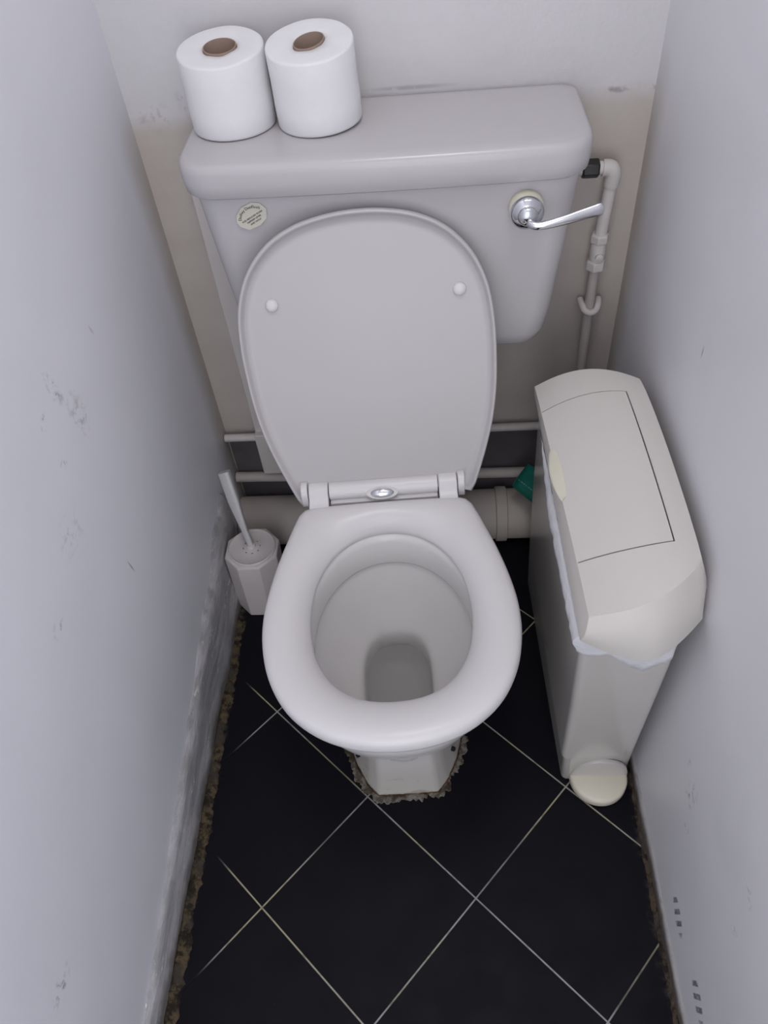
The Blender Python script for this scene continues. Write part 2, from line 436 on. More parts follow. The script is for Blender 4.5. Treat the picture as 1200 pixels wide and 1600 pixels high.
# ceiling lamp (behind the camera's view)
lamp = root('ceiling_light', (0.08, -0.75, CEIL))
mesh('base', *revolve([(0.13, 0.0), (0.13, -0.02), (0.12, -0.025)], 40), M['ceiling'], lamp)
mesh('diffuser', *revolve([(0.118, -0.02), (0.11, -0.045), (0.08, -0.058), (0.03, -0.062)], 40), M['lamp'], lamp)
tag(lamp, 'round white opal ceiling light above the toilet cubicle', 'light')

# ------------------------------------------------------------------ pipes
soil = root('soil_pipe', (0, -0.060, 0.0575))
mesh('pipe', *revolve([(0.055, XL + 0.002), (0.055, XR - 0.002)], 56, axis='x'), M['soil'], soil)
for (c, w, rr) in ((0.182, 0.011, 0.0600),):
    mesh('collar', *revolve([(0.054, c - w - 0.002), (rr, c - w), (rr + 0.0004, c), (rr, c + w), (0.054, c + w + 0.002)], 56, axis='x'), M['soil'], soil)
mesh('collar', *revolve([(0.054, -0.242), (0.059, -0.240), (0.0594, -0.21), (0.059, -0.18), (0.054, -0.178)], 56, axis='x'), M['soil'], soil)
tag(soil, 'thick beige painted soil pipe running along the floor behind the toilet', 'pipe')

def pipe_run(name, pts, r, mat, label, clips=()):
    t = root(name, pts[0])
    loc = [Vector(p) - Vector(pts[0]) for p in pts]
    P = []
    for a, b in zip(loc[:-1], loc[1:]):
        for k in range(10):
            p = a.lerp(b, k / 10)
            P.append(p + Vector((0, 0.0006 * noise.noise(p * 20), 0.0008 * noise.noise(p * 17 + Vector((4, 0, 0))))))
    P.append(loc[-1])
    mesh('pipe', *tube(P, r, 20), mat, t)
    return tag(t, label, 'pipe')
pipe_run('water_pipe', [(XL + 0.002, -0.0185, 0.2715), (0.3265, -0.0185, 0.2735)], 0.0082, M['pipe_w'],
         'thin beige painted pipe high on the back wall, upper of two horizontal runs')
pipe_run('water_pipe', [(XL + 0.002, -0.0205, 0.158), (XR - 0.002, -0.0205, 0.141)], 0.0112, M['pipe'],
         'horizontal beige painted pipe just above the thick soil pipe')

# supply pipe on the right of the cistern
sp = root('supply_pipe', (0.3245, -0.027, 0.0))
cpath = catmull([(0.3245 - 0.268, -0.034 + 0.027, 0.795)] and [(-0.0215, -0.003, 0.797), (-0.014, -0.003, 0.797), (-0.006, -0.003, 0.795), (0.001, -0.002, 0.785), (0.0005, 0, 0.765), (-0.002, 0, 0.72), (-0.0045, 0.0005, 0.675)], 8)
mesh('pipe', *tube(cpath, 0.0098, 20), M['pipe_w'], sp)
mesh('elbow', *tube(catmull([(-0.016, -0.003, 0.797), (-0.004, -0.003, 0.7955), (0.0012, -0.002, 0.785), (0.0008, 0, 0.769)], 8), 0.0122, 20), M['pipe_w'], sp)
mesh('pipe', *tube([(-0.0045, 0.0005, 0.676), (-0.006, 0.001, 0.60), (-0.0055, 0.002, 0.50), (-0.004, 0.004, 0.38), (-0.003, 0.006, 0.2685)], 0.0083, 20), M['pipe'], sp)
def nut(name, cx, cy, z0, z1, r, mat, parent, sides=6, rot=0.2, axis='z'):
    rings = []
    for rr, z in ((r * 0.86, z0), (r, z0 + 0.002), (r, z1 - 0.002), (r * 0.86, z1)):
        ring = []
        for k in range(sides):
            a = 2 * pi * k / sides + rot
            ring.append((cx + cos(a) * rr, cy + sin(a) * rr, z) if axis == 'z' else (z, cx + cos(a) * rr, cy + sin(a) * rr))
        rings.append(ring)
    o = mesh(name, *loft(rings), mat, parent, smooth=True, sharp=30); bevel(o, 0.0012, 2); return o
nut('compression_nut', -0.0045, 0.0, 0.674, 0.690, 0.0150, M['pipe_w'], sp)
vb = mesh('valve_body', *tube([(-0.0048, 0.0, 0.675), (-0.005, 0.0, 0.660), (-0.0052, 0.0, 0.642)], [0.0118, 0.0132, 0.0118], 20), M['pipe_w'], sp)
mesh('screw', *revolve([(0.0062, 0), (0.006, -0.005), (0.003, -0.006)], 16, (-0.004, -0.0115, 0.655), 'y'), M['pipe_w'], vb)
nut('compression_nut', -0.0052, 0.0, 0.626, 0.644, 0.0160, M['pipe_w'], sp)
cl = mesh('pipe_clip', *tube(catmull([(-0.0205, 0.014, 0.560), (-0.0185, 0.000, 0.558), (-0.014, -0.009, 0.552), (-0.005, -0.0115, 0.549), (0.004, -0.009, 0.552), (0.0085, 0.000, 0.558), (0.0105, 0.014, 0.560)], 6), 0.0058, 10), M['pipe_w'], sp)
tag(sp, 'off-white painted upright supply pipe with isolating valve, beside the cistern', 'pipe')

# backing board behind the cistern
bb = box('backing_board', -0.3185, 0.10, -0.0345, -0.0003, 0.292, 0.838, M['board'], bev=0.003)
tag(bb, 'beige painted upright backing board on the wall behind the cistern', 'board')
bp = box('lower_backing_board', -0.3185, -0.18, -0.0470, -0.0310, 0.19, 0.300, M['board'], bev=0.003)
bp.name = 'foot_strip'; bp.parent = bb

# ------------------------------------------------------------------ cistern
cis = root('cistern', (-0.011, -0.0355, 0.57))
def rr3(x0, x1, y0, y1, rf, rb, z, bow):
    ox, oy, oz = cis.location
    return [(x - ox, y - oy, z - oz) for x, y in rrect(x0, x1, y0, y1, rf, rb, 8, bow)]
YB = -0.0355
body = [rr3(-0.210, 0.186, -0.145, YB - 0.02, 0.03, 0.01, 0.5790, 0.0),
        rr3(-0.230, 0.205, -0.159, YB - 0.008, 0.034, 0.01, 0.5810, 0.002),
        rr3(-0.243, 0.218, -0.170, YB - 0.002, 0.034, 0.01, 0.591, 0.003),
        rr3(-0.2485, 0.225, -0.175, YB, 0.034, 0.01, 0.610, 0.004),
        rr3(-0.2525, 0.2310, -0.179, YB, 0.034, 0.01, 0.650, 0.004),
        rr3(-0.262, 0.243, -0.185, YB, 0.034, 0.01, 0.770, 0.005),
        rr3(-0.2700, 0.2530, -0.188, YB, 0.034, 0.01, 0.8725, 0.005)]
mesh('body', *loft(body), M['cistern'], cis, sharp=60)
LB = -0.0022
lidr = [rr3(-0.270, 0.251, -0.185, LB - 0.004, 0.045, 0.02, 0.8660, 0.006),
        rr3(-0.2790, 0.2590, -0.197, LB, 0.046, 0.02, 0.8645, 0.007),
        rr3(-0.2812, 0.2612, -0.1995, LB, 0.046, 0.02, 0.8670, 0.007),
        rr3(-0.2830, 0.2630, -0.2010, LB, 0.046, 0.02, 0.8830, 0.007),
        rr3(-0.2830, 0.2630, -0.2010, LB, 0.046, 0.02, 0.8970, 0.007),
        rr3(-0.2820, 0.2620, -0.2000, LB - 0.001, 0.046, 0.02, 0.9030, 0.007),
        rr3(-0.2795, 0.2595, -0.1975, LB - 0.003, 0.045, 0.02, 0.9075, 0.007),
        rr3(-0.2750, 0.2550, -0.1930, LB - 0.006, 0.043, 0.02, 0.9100, 0.007),
        rr3(-0.2600, 0.2400, -0.1800, LB - 0.012, 0.040, 0.02, 0.9112, 0.006),
        rr3(-0.2200, 0.2000, -0.1400, LB - 0.020, 0.035, 0.02, 0.9116, 0.004)]
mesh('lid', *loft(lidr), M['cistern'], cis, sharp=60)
# black backnut of the supply inlet on the right side
bn = nut('inlet_nut', 0.0055, 0.797 - 0.57, 0.2890, 0.3145, 0.0142, M['black'], cis, 6, 0.3, 'x')
bn2 = mesh('inlet_thread', *revolve([(0.0095, 0.250), (0.0095, 0.300)], 18, (0, 0.0055, 0.227), 'x'), M['pipe_w'], cis)

# lever: cream collar, chrome rose and lever
ox, oy, oz = cis.location
def cl3(x, y, z): return (x - ox, y - oy, z - oz)
lc = cl3(0.1785, -0.1905, 0.8265)
mesh('lever_collar', *revolve([(0.0225, 0.004), (0.0235, -0.003), (0.0228, -0.015), (0.021, -0.017)], 40, lc, 'y'), M['cream'], cis)
lev = mesh('flush_lever', *revolve([(0.0225, -0.0165), (0.0225, -0.0205), (0.0195, -0.0245), (0.0135, -0.028), (0.0125, -0.031), (0.0085, -0.0345), (0.003, -0.0355)], 40, lc, 'y'), M['chrome'], cis)
hb = Vector(lc) + Vector((0.004, -0.036, -0.0065))
ap = catmull([hb + Vector((-0.002, 0.012, 0.004)), hb, hb + Vector((0.012, -0.004, -0.001)), hb + Vector((0.040, -0.003, 0.004)), hb + Vector((0.066, 0.0, 0.0095)), hb + Vector((0.086, 0.002, 0.0135)), hb + Vector((0.092, 0.003, 0.0145))], 14)
N = len(ap); rad = []
for i in range(N):
    f = i / (N - 1); rad.append(0.0058 if f < 0.3 else 0.0058 - 0.001 * (f - 0.3))
rad[-1] = 0.0015; rad[-2] = 0.0035; rad[-3] = 0.0048
# arm: blade that widens toward the tip
rings = []
for i, p in enumerate(ap):
    f = i / (N - 1)
    t = (ap[min(i + 1, N - 1)] - ap[max(i - 1, 0)]).normalized()
    s = t.cross(Vector((0, 1, 0))).normalized(); q = t.cross(s).normalized()
    wv = (0.0056 + 0.0040 * max(0, (f - 0.35) / 0.65)) * (1 if f < 0.82 else math.sqrt(max(0.01, 1 - ((f - 0.82) / 0.1805) ** 2)))
    wq = (0.0056 - 0.0025 * f)
    rings.append([p + s * cos(2 * pi * k / 20) * wv + q * sin(2 * pi * k / 20) * wq for k in range(20)])
mesh('arm', *loft(rings), M['chrome'], lev)

# sticker: eight-sided cream label, tilted, with printed text
yf = -0.1912
stc = Vector(cl3(-0.1925, yf, 0.8355))
st = bpy.data.objects.new('sticker', bpy.data.meshes.new('sticker'))
oct_ = [(-0.0175, -0.004), (-0.0115, -0.0125), (0.002, -0.0145), (0.0125, -0.0115), (0.0185, -0.002), (0.0165, 0.0075), (0.009, 0.0135), (-0.004, 0.0145), (-0.0135, 0.0095), (-0.0178, 0.003)]
vs = [(x, 0, z) for x, z in oct_] + [(x * 1.0, -0.0006, z) for x, z in oct_]
st = mesh('sticker', *loft([vs[:10], vs[10:]]), M['sticker'], cis, smooth=False)
tilt = R(-28)
st.location = stc; st.scale = (1.30, 1, 1.14); st.rotation_euler = (R(-1.0), tilt, 0)
def text(body, size, x, z, rot, parent, mat, y=-0.0008, name='lettering', bold=0.0):
    cu = bpy.data.curves.new(name, 'FONT'); cu.body = body; cu.size = size
    cu.align_x = 'CENTER'; cu.align_y = 'CENTER'; cu.extrude = 0.00006; cu.offset = bold
    cu.resolution_u = 3
    tmp = bpy.data.objects.new(name, cu); COL.objects.link(tmp)
    dg = bpy.context.evaluated_depsgraph_get()
    me = bpy.data.meshes.new_from_object(tmp.evaluated_get(dg)); bpy.data.objects.remove(tmp)
    me.transform(Matrix.Translation((x, y, z)) @ Matrix.Rotation(rot, 4, 'Y') @ Matrix.Rotation(R(90), 4, 'X'))
    return me
def join_text(name, mes, mat, parent):
    bm = bmesh.new()
    for me in mes: bm.from_mesh(me)
    me = bpy.data.meshes.new(name); bm.to_mesh(me); bm.free()
    return link(name, me, mat, parent, smooth=False)
word = 'Dudley Duoflush'; mes = []
wid = [0.55 if c in 'lf ' else 1.0 if c.islower() else 1.25 for c in word]; tot = sum(wid); acc = 0.0
for ch, w_ in zip(word, wid):
    a = R(-62 + 124 * (acc + w_ / 2) / tot); acc += w_
    if ch == ' ': continue
    mes.append(text(ch, 0.0046, 0.0150 * sin(a), -0.0045 + 0.0150 * cos(a), a, st, M['ink'], bold=0.00008))
for k, ln in enumerate(('FOR REDUCED FLUSH', 'DEPRESS LEVER', 'AND HOLD')):
    mes.append(text(ln, 0.0027, 0.0005, -0.0010 - 0.0035 * k, 0, st, M['ink'], bold=0.00008))
join_text('lettering', mes, M['ink'], st)
tag(cis, 'wide white low-level cistern on the back wall with chrome flush lever', 'cistern')

# ------------------------------------------------------------------ toilet rolls
def roll(loc, tilt, rot, squash, label, rad=0.0573, h=0.098):
    t = root('toilet_roll', loc, 0)
    t.rotation_euler = (tilt[0], tilt[1], rot)
    n = 72; rings = []
    prof = [(0.021, 0.004), (0.035, 0.001), (rad - 0.004, 0.0), (rad - 0.001, 0.0012), (rad, 0.004), (rad + 0.0006, h * 0.3), (rad, h * 0.6), (rad + 0.0003, h - 0.0035), (rad - 0.0004, h - 0.0012), (rad - 0.0018, h - 0.0002), (rad - 0.004, h), (rad - 0.015, h + 0.0003), (0.032, h - 0.0006), (0.0235, h - 0.0015), (0.0222, h - 0.004), (0.0222, h * 0.5), (0.0222, 0.004)]
    for r, z in prof:
        ring = []
        for k in range(n):
            a = 2 * pi * k / n; sx = sy = 1.0
            if r < 0.03: sx, sy = squash
            w = 1 + 0.006 * noise.noise(Vector((cos(a) * 2, sin(a) * 2, z * 25 + loc[0] * 30))) * (r > 0.05)
            ring.append((cos(a) * r * w * sx, sin(a) * r * w * sy, z + (z / h) ** 3 * r * 0.13 * sin(a + rot) + (0.0012 * noise.noise(Vector((cos(a) * 1.5, sin(a) * 1.5, loc[0] * 50))) if z > h / 2 else 0)))
        rings.append(ring)
    mesh('paper', *loft(rings, False, False), M['tissue'], t, sharp=70)
    rings = []
    for r, z in ((0.0219, 0.002), (0.0219, h + 0.0003), (0.0207, h + 0.0003), (0.0207, 0.002)):
        rings.append([(cos(2 * pi * k / 48) * r * squash[0], sin(2 * pi * k / 48) * r * squash[1], z + (z / h) ** 3 * r * 0.13 * sin(2 * pi * k / 48 + rot)) for k in range(48)])
    mesh('cardboard_core', *loft(rings, False, False), M['cardboard'], t, sharp=50)
    # loose end of the paper, lying flat on the roll with a thin edge
    vs, fs = [], []
    for j in range(25):
        z = 0.003 + (h - 0.008) * j / 24
        for k in range(22):
            f = k / 21; a = R(30 + 95 * f); r = rad + 0.0010 + 0.0003 * f
            vs.append((cos(a) * r, sin(a) * r, z))
    for j in range(24):
        for k in range(21): fs.append((j * 22 + k, j * 22 + k + 1, (j + 1) * 22 + k + 1, (j + 1) * 22 + k))
    e = mesh('loose_sheet', vs, fs, M['tissue'], t)
    m = e.modifiers.new('solid', 'SOLIDIFY'); m.thickness = 0.0003
    return tag(t, label, 'toilet roll', 'toilet rolls on the cistern lid')
roll((-0.2150, -0.0790, 0.9122), (0, 0, 0), 0.3, (1.0, 1.0), 'white toilet roll at the far left end of the cistern lid, with round core')
roll((-0.0950, -0.0860, 0.9140), (0, R(-2.0)), 0.9, (1.05, 0.78), 'white toilet roll nearer the middle of the cistern lid, with squashed oval core')

# ------------------------------------------------------------------ toilet
# local frame: origin at the centre of the seat opening on the floor, +y = back, -y = front
wc = root('toilet', (-0.0240, -0.5550, 0.0), R(3.5))
NS = 120
def flip(out): return [(u, -v) for u, v in out]
OUT = flip(half_to_outline([(0, -0.2085), (0.05, -0.2085), (0.100, -0.2085), (0.124, -0.2065), (0.137, -0.198), (0.1445, -0.180), (0.155, -0.145), (0.168, -0.098), (0.179, -0.045), (0.1845, 0.005), (0.1815, 0.055), (0.168, 0.105), (0.141, 0.150), (0.100, 0.184), (0.052, 0.203), (0, 0.209)]))
INN = flip(half_to_outline([(0, -0.1475), (0.03, -0.1435), (0.06, -0.129), (0.09, -0.098), (0.110, -0.055), (0.1175, -0.005), (0.115, 0.040), (0.104, 0.082), (0.080, 0.118), (0.045, 0.1395), (0, 0.146)]))
so, si = sample(OUT, NS), [(a, b + 0.0115 + 0.006 * max(0, b / 0.147)) for a, b in sample(INN, NS)]
prof = [(0.05, .4005), (0.006, .4015), (0.0, .405), (0.0, .412), (0.012, .4175), (0.04, .4222), (0.09, .4252), (0.18, .4272), (0.32, .4278), (0.46, .4268), (0.60, .4240), (0.72, .4198), (0.83, .4140), (0.92, .4065), (0.975, .3995), (1.0, .394), (0.985, .3915), (0.90, .3925), (0.55, .3985), (0.05, .4005)]
rings = []
for s, z in prof:
    zf = z
    rings.append([(a[0] + (b[0] - a[0]) * s, a[1] + (b[1] - a[1]) * s, zf) for a, b in zip(so, si)])
seat = mesh('seat', *loft(rings, False, False), M['seat'], wc, sharp=75)

# hinge posts of the seat, lid arms, cover bar and chrome button
def lbox(name, x0, x1, y0, y1, z0, z1, mat, parent, bev):
    return box(name, x0, x1, y0, y1, z0, z1, mat, parent, bev)
for (x0, x1) in ((-0.122, -0.0905), (0.0885, 0.1180)):
    vs, fs = [], []
    prof2 = [(0.200, 0.405), (0.200, 0.4255), (0.214, 0.4290), (0.222, 0.4400), (0.232, 0.4450), (0.243, 0.4430), (0.250, 0.434), (0.250, 0.418), (0.243, 0.407)]
    rings = [[(x, y, z) for y, z in prof2] for x in (x0, x1)]
    o = mesh('hinge_post', *loft(rings), M['seat'], seat, sharp=40); bevel(o, 0.0015, 2, 60)
bar = mesh('hinge_cover', *revolve([(0.012, -0.0890), (0.0150, -0.0885), (0.0150, 0.0865), (0.012, 0.0870)], 32, (0, 0.2335, 0.4290), 'x'), M['seat'], wc)
hinge_deck = box('hinge_base', -0.0885, 0.0865, 0.214, 0.252, 0.3985, 0.4200, M['seat'], wc, 0.002)
rg = mesh('release_ring', *revolve([(0.026, 0.0), (0.0255, 0.0035), (0.022, 0.005), (0.018, 0.0035)], 32, (0, 0, 0)), M['seat'], wc)
rg.location = (-0.003, 0.2190, 0.4310); rg.rotation_euler = (R(40), 0, 0); rg.scale = (1, 0.42, 1)
btn = mesh('release_button', *revolve([(0.0185, 0.0), (0.0185, 0.004), (0.016, 0.006), (0.008, 0.0072), (0.001, 0.0075)], 32), M['chrome'], wc)
btn.location = (-0.003, 0.2180, 0.4315); btn.rotation_euler = (R(40), 0, 0); btn.scale = (1, 0.42, 1)

# lid, raised and leaning back against the cistern
LID = half_to_outline([(0, -0.006), (0.06, -0.006), (0.108, -0.008), (0.128, -0.020), (0.1400, -0.018), (0.1475, 0.000), (0.1570, 0.030), (0.1685, 0.070), (0.1785, 0.115), (0.1845, 0.165), (0.1862, 0.215), (0.1850, 0.265), (0.1770, 0.318), (0.1570, 0.364), (0.125, 0.399), (0.087, 0.420), (0.045, 0.4305), (0, 0.434)])
sl = sample(LID, NS, (0, 0.22))
lprof = [(0.40, 0.0125), (0.90, 0.0115), (0.965, 0.0090), (0.990, 0.0045), (1.0, -0.0030), (0.999, -0.0080), (0.992, -0.0105), (0.982, -0.0108), (0.972, -0.0088), (0.962, -0.0040), (0.950, -0.0018), (0.90, -0.0010), (0.40, -0.0008)]
lidp = root('seat_lid_tmp'); bpy.data.objects.remove(lidp)
rings = [[((p[0]) * s, 0.22 + (p[1] - 0.22) * s, -z) for p in sl] for s, z in lprof]
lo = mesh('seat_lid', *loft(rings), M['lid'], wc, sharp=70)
# local lid frame: x right, y up along the lid, +z toward the user after rotation
lo.location = (0.0035, 0.2360, 0.4265)
lo.rotation_euler = (Matrix.Rotation(R(74.5), 3, 'X') @ Matrix.Rotation(R(1.6), 3, 'Z')).to_euler()
for (x, y) in ((-0.129, 0.317), (0.1375, 0.311)):
    mesh('bumper', *revolve([(0.0095, -0.001), (0.0095, 0.003), (0.0075, 0.0062), (0.004, 0.0078), (0.001, 0.0082)], 24, (x, y, 0)), M['seat'], lo)
for (x0, x1) in ((-0.1345, -0.1235), (0.1195, 0.1305)):
    rings = []
    pr = [(cos(R(a)) * 0.0165, sin(R(a)) * 0.0165 - 0.0) for a in range(-90, 181, 15)] + [(-0.0165, -0.020), (0.0, -0.022)]
    rings = [[(x, 0.2340 + a, 0.4320 + b_) for a, b_ in pr] for x in (x0, x1)]
    o = mesh('hinge_arm', *loft(rings), M['seat'], wc, sharp=40); bevel(o, 0.0015, 2, 60)

# pan: outer shell + inner bowl as one continuous porcelain surface
def ell(hw, vb, vf, p=2.3, n=NS, cx=0.0):
    """egg: half width hw, back y=+vb, front y=-vf, sampled at same angles"""
    out = []
    for k in range(240):
        a = 2 * pi * k / 240; c, s = cos(a), sin(a)
        x = hw * abs(c) ** (2 / p) * (1 if c >= 0 else -1)
        L = vb if s >= 0 else vf; q = p if s >= 0 else 2.05
        y = L * abs(s) ** (2 / q) * (1 if s >= 0 else -1)
        out.append((cx + x, y))
    return out
def ring_at(outline, z, c): return [(x, y, z) for x, y in sample(outline, NS, c)]
foot = flip([(0, 0.1045), (0.052, 0.1035), (0.070, 0.084), (0.090, 0.045), (0.103, 0.002), (0.104, -0.16), (0.090, -0.30), (0, -0.32), (-0.090, -0.30), (-0.104, -0.16), (-0.103, 0.002), (-0.090, 0.045), (-0.070, 0.084), (-0.052, 0.1035)])
def scale_out(o, sx, sy, dy=0.0): return [(x * sx, y * sy + dy) for x, y in o]
C0 = (0, 0.03)
rings = [ring_at(foot, 0.0, C0), ring_at(scale_out(foot, 0.99, 0.995), 0.006, C0),
         ring_at(scale_out(foot, 0.93, 0.96), 0.045, C0), ring_at(scale_out(foot, 0.86, 0.93), 0.10, C0), ring_at(scale_out(foot, 0.82, 0.92), 0.16, C0),
         ring_at(ell(0.098, 0.30, 0.120, 2.6), 0.215, C0), ring_at(ell(0.125, 0.29, 0.150, 2.4), 0.26, C0),
         ring_at(ell(0.150, 0.28, 0.175, 2.3), 0.305, C0), ring_at(ell(0.164, 0.275, 0.189, 2.2), 0.345, C0),
         ring_at(ell(0.168, 0.272, 0.1945, 2.2), 0.375, C0), ring_at(ell(0.167, 0.272, 0.193, 2.2), 0.388, C0), ring_at(ell(0.162, 0.268, 0.188, 2.2), 0.3905, C0),
         # rim top to inside
         ring_at(ell(0.132, 0.172, 0.160, 2.1), 0.3910, (0, 0)), ring_at(ell(0.124, 0.164, 0.152, 2.05), 0.3870, (0, 0)), ring_at(ell(0.1215, 0.1580, 0.150, 2.05), 0.376, (0, 0)),
         ring_at(ell(0.1200, 0.1520, 0.149, 2.05), 0.335, (0, 0)), ring_at(ell(0.1205, 0.1525, 0.149, 2.05), 0.3315, (0, 0)), ring_at(ell(0.1250, 0.1570, 0.153, 2.05), 0.3300, (0, 0)),
         ring_at(ell(0.1245, 0.1545, 0.153, 2.05), 0.322, (0, 0)), ring_at(ell(0.115, 0.145, 0.149, 2.1), 0.300, (0, 0)), ring_at(ell(0.0965, 0.130, 0.142, 2.25), 0.267, (0, 0)),
         ring_at(ell(0.0790, 0.113, 0.136, 2.5), 0.242, (0, 0)), ring_at(ell(0.0650, 0.1000, 0.130, 2.7), 0.2270, (0, 0)), ring_at(ell(0.0590, 0.0945, 0.127, 2.8), 0.2205, (0, 0)), ring_at(ell(0.0562, 0.0915, 0.1252, 2.8), 0.2150, (0, 0)), ring_at(ell(0.0552, 0.0895, 0.1245, 2.8), 0.2080, (0, 0)),
         ring_at(ell(0.0548, 0.0878, 0.124, 2.8), 0.193, (0, 0)), ring_at(ell(0.0540, 0.0900, 0.120, 2.7), 0.175, (0, 0)), ring_at(ell(0.0535, 0.0960, 0.108, 2.6), 0.155, (0, 0)), ring_at(ell(0.052, 0.102, 0.085, 2.5), 0.135, (0, 0)), ring_at(ell(0.049, 0.104, 0.052, 2.4), 0.118, (0, 0)), ring_at(ell(0.040, 0.100, 0.018, 2.4), 0.106, (0, 0.02)), ring_at(ell(0.030, 0.092, 0.004, 2.4), 0.101, (0, 0.04))]
mesh('pan', *loft(rings, True, True), M['porcelain'], wc, sharp=75)
# standing water
rings = [ring_at(ell(0.0553, 0.0883, 0.1245, 2.8), 0.1815, (0, 0)), ring_at(ell(0.0553, 0.0900, 0.1245, 2.8), 0.1820, (0, 0))]
mesh('water', *loft(rings), M['water'], wc, sharp=60)
# outlet from the pan down to the soil pipe
mesh('outlet', *tube([(0.0, 0.25, 0.10), (0.0, 0.34, 0.088), (0.0, 0.39, 0.080)], [0.052, 0.052, 0.05], 28), M['porcelain'], wc)
mesh('flush_pipe', *tube(catmull([(0.0, 0.262, 0.345), (0.0, 0.32, 0.345), (0.0, 0.405, 0.36), (0.0, 0.448, 0.41), (0.0, 0.455, 0.50), (0.0, 0.455, 0.577)], 6), 0.018, 20), M['pipe_w'], wc)
# dark discs painting the shade of fixing holes, low on the two slanted front facets
for (x, y, z, s) in ((0.0835, -0.049, 0.052, 1), (-0.0835, -0.049, 0.052, -1)):
    o = mesh('fixing_hole', *revolve([(0.0042, -0.004), (0.0042, 0.0022), (0.001, 0.0023)], 16), M['dark'], wc)
    o.location = (x, y, z); o.rotation_euler = (R(68), 0, R(58) * s)
tag(wc, 'white toilet pan with seat down and its lid raised against the cistern', 'toilet')

# crusty mortar ring and brown stain round the foot of the pan
def ring_crust(name, off0, off1, h, mat, seed, jag):
    o = wc.matrix_world; Mx = Matrix.Translation(wc.location) @ Matrix.Rotation(R(3.5), 4, 'Z')
    pts = sample(foot, 720, C0); vs = []; fs = []; n = len(pts); m = 6
    for i, (x, y) in enumerate(pts):
        d = Vector((x - C0[0], y - C0[1])).normalized()
        front = 1.0 if y < 0.0 else 0.6
        w = off1 * front * (1 + jag * noise.noise(Vector((x * 22, y * 22, seed))) + jag * 0.9 * noise.noise(Vector((x * 75, y * 75, seed))) + jag * 0.5 * noise.noise(Vector((x * 220, y * 220, seed))))
        w = max(w, off0 + 0.001)
        for j in range(m):
            f = j / (m - 1); r_ = off0 + (w - off0) * f
            z = h * (1 - f ** 2) * (0.75 + 0.5 * noise.noise(Vector((x * 150, y * 150, f * 3 + seed)))) + 0.0003
            p = Mx @ Vector((x + d.x * r_, y + d.y * r_, max(z, 0.0003)))
            vs.append(p)
    for i in range(n):
        k = (i + 1) % n
        for j in range(m - 1): fs.append((i * m + j, k * m + j, k * m + j + 1, i * m + j + 1))
    return struct(mesh(name, vs, fs, mat, sharp=180))
ring_crust('trim_3', -0.001, 0.0115, 0.0032, M['mortar'], 3, 0.9)
ring_crust('trim_4', -0.002, 0.0030, 0.0065, M['rust'], 8, 0.5)

# ------------------------------------------------------------------ toilet brush
br = root('toilet_brush_holder', (-0.3315, -0.2260, 0.0))
def octring(R_, z, cx, cy=0.0, rot=22.5): return [(cx + R_ * cos(R(rot + 45 * k)), cy + R_ * sin(R(rot + 45 * k)), z) for k in range(8)]
hr = [octring(0.052, 0.0, 0.0), octring(0.0545, 0.002, 0.0), octring(0.0555, 0.08, 0.003), octring(0.0570, 0.158, 0.0065), octring(0.0560, 0.1625, 0.0068), octring(0.052, 0.1645, 0.007)]
o = mesh('holder', *loft(hr), M['brush'], br, sharp=25); bevel(o, 0.0025, 3, 25)
mesh('holder_lid', *revolve([(0.048, 0.1625), (0.0475, 0.167), (0.0455, 0.1685), (0.043, 0.1675), (0.041, 0.1665), (0.017, 0.1665), (0.013, 0.1690), (0.009, 0.1695)], 48, (0.007, 0, 0)), M['brush'], br)
for k in range(8):
    a = 2 * pi * k / 8 + 0.2
    mesh('vent_hole', *revolve([(0.0022, 0.1660), (0.0022, 0.1670)], 10, (0.007 + 0.0155 * cos(a), 0.0155 * sin(a), 0)), M['dark'], br)
tag(br, 'off-white eight-sided toilet brush holder in the left rear corner', 'brush holder')
bh = root('toilet_brush', (-0.3245, -0.2260, 0.169))
tip = Vector((-0.3600, -0.1540, 0.3130)) - Vector(bh.location)
rings = []
for i in range(25):
    f = i / 24; p = tip * f - tip * 0.02
    p = p + Vector((0, -0.004, 0.0)) * sin(pi * f)
    w = 0.0055 + (0.0108 - 0.0055) * min(1, max(0, (f - 0.25) / 0.4)); d_ = 0.0045 + 0.0045 * f
    t = tip.normalized(); s = Vector((1, 0, 0)); s = (s - t * s.dot(t)).normalized(); q = t.cross(s)
    rings.append([p + s * a * w + q * b_ * d_ for a, b_ in ((-1, -0.75), (-0.75, -1), (0.75, -1), (1, -0.75), (1, 0.75), (0.75, 1), (-0.75, 1), (-1, 0.75))])
o = mesh('handle', *loft(rings), M['handle'], bh, sharp=50); bevel(o, 0.001, 2, 50)
mesh('collar', *revolve([(0.0095, -0.0005), (0.0085, 0.004), (0.006, 0.006)], 24), M['brush'], bh)
tag(bh, 'pale plastic toilet brush handle standing up out of the holder', 'brush')

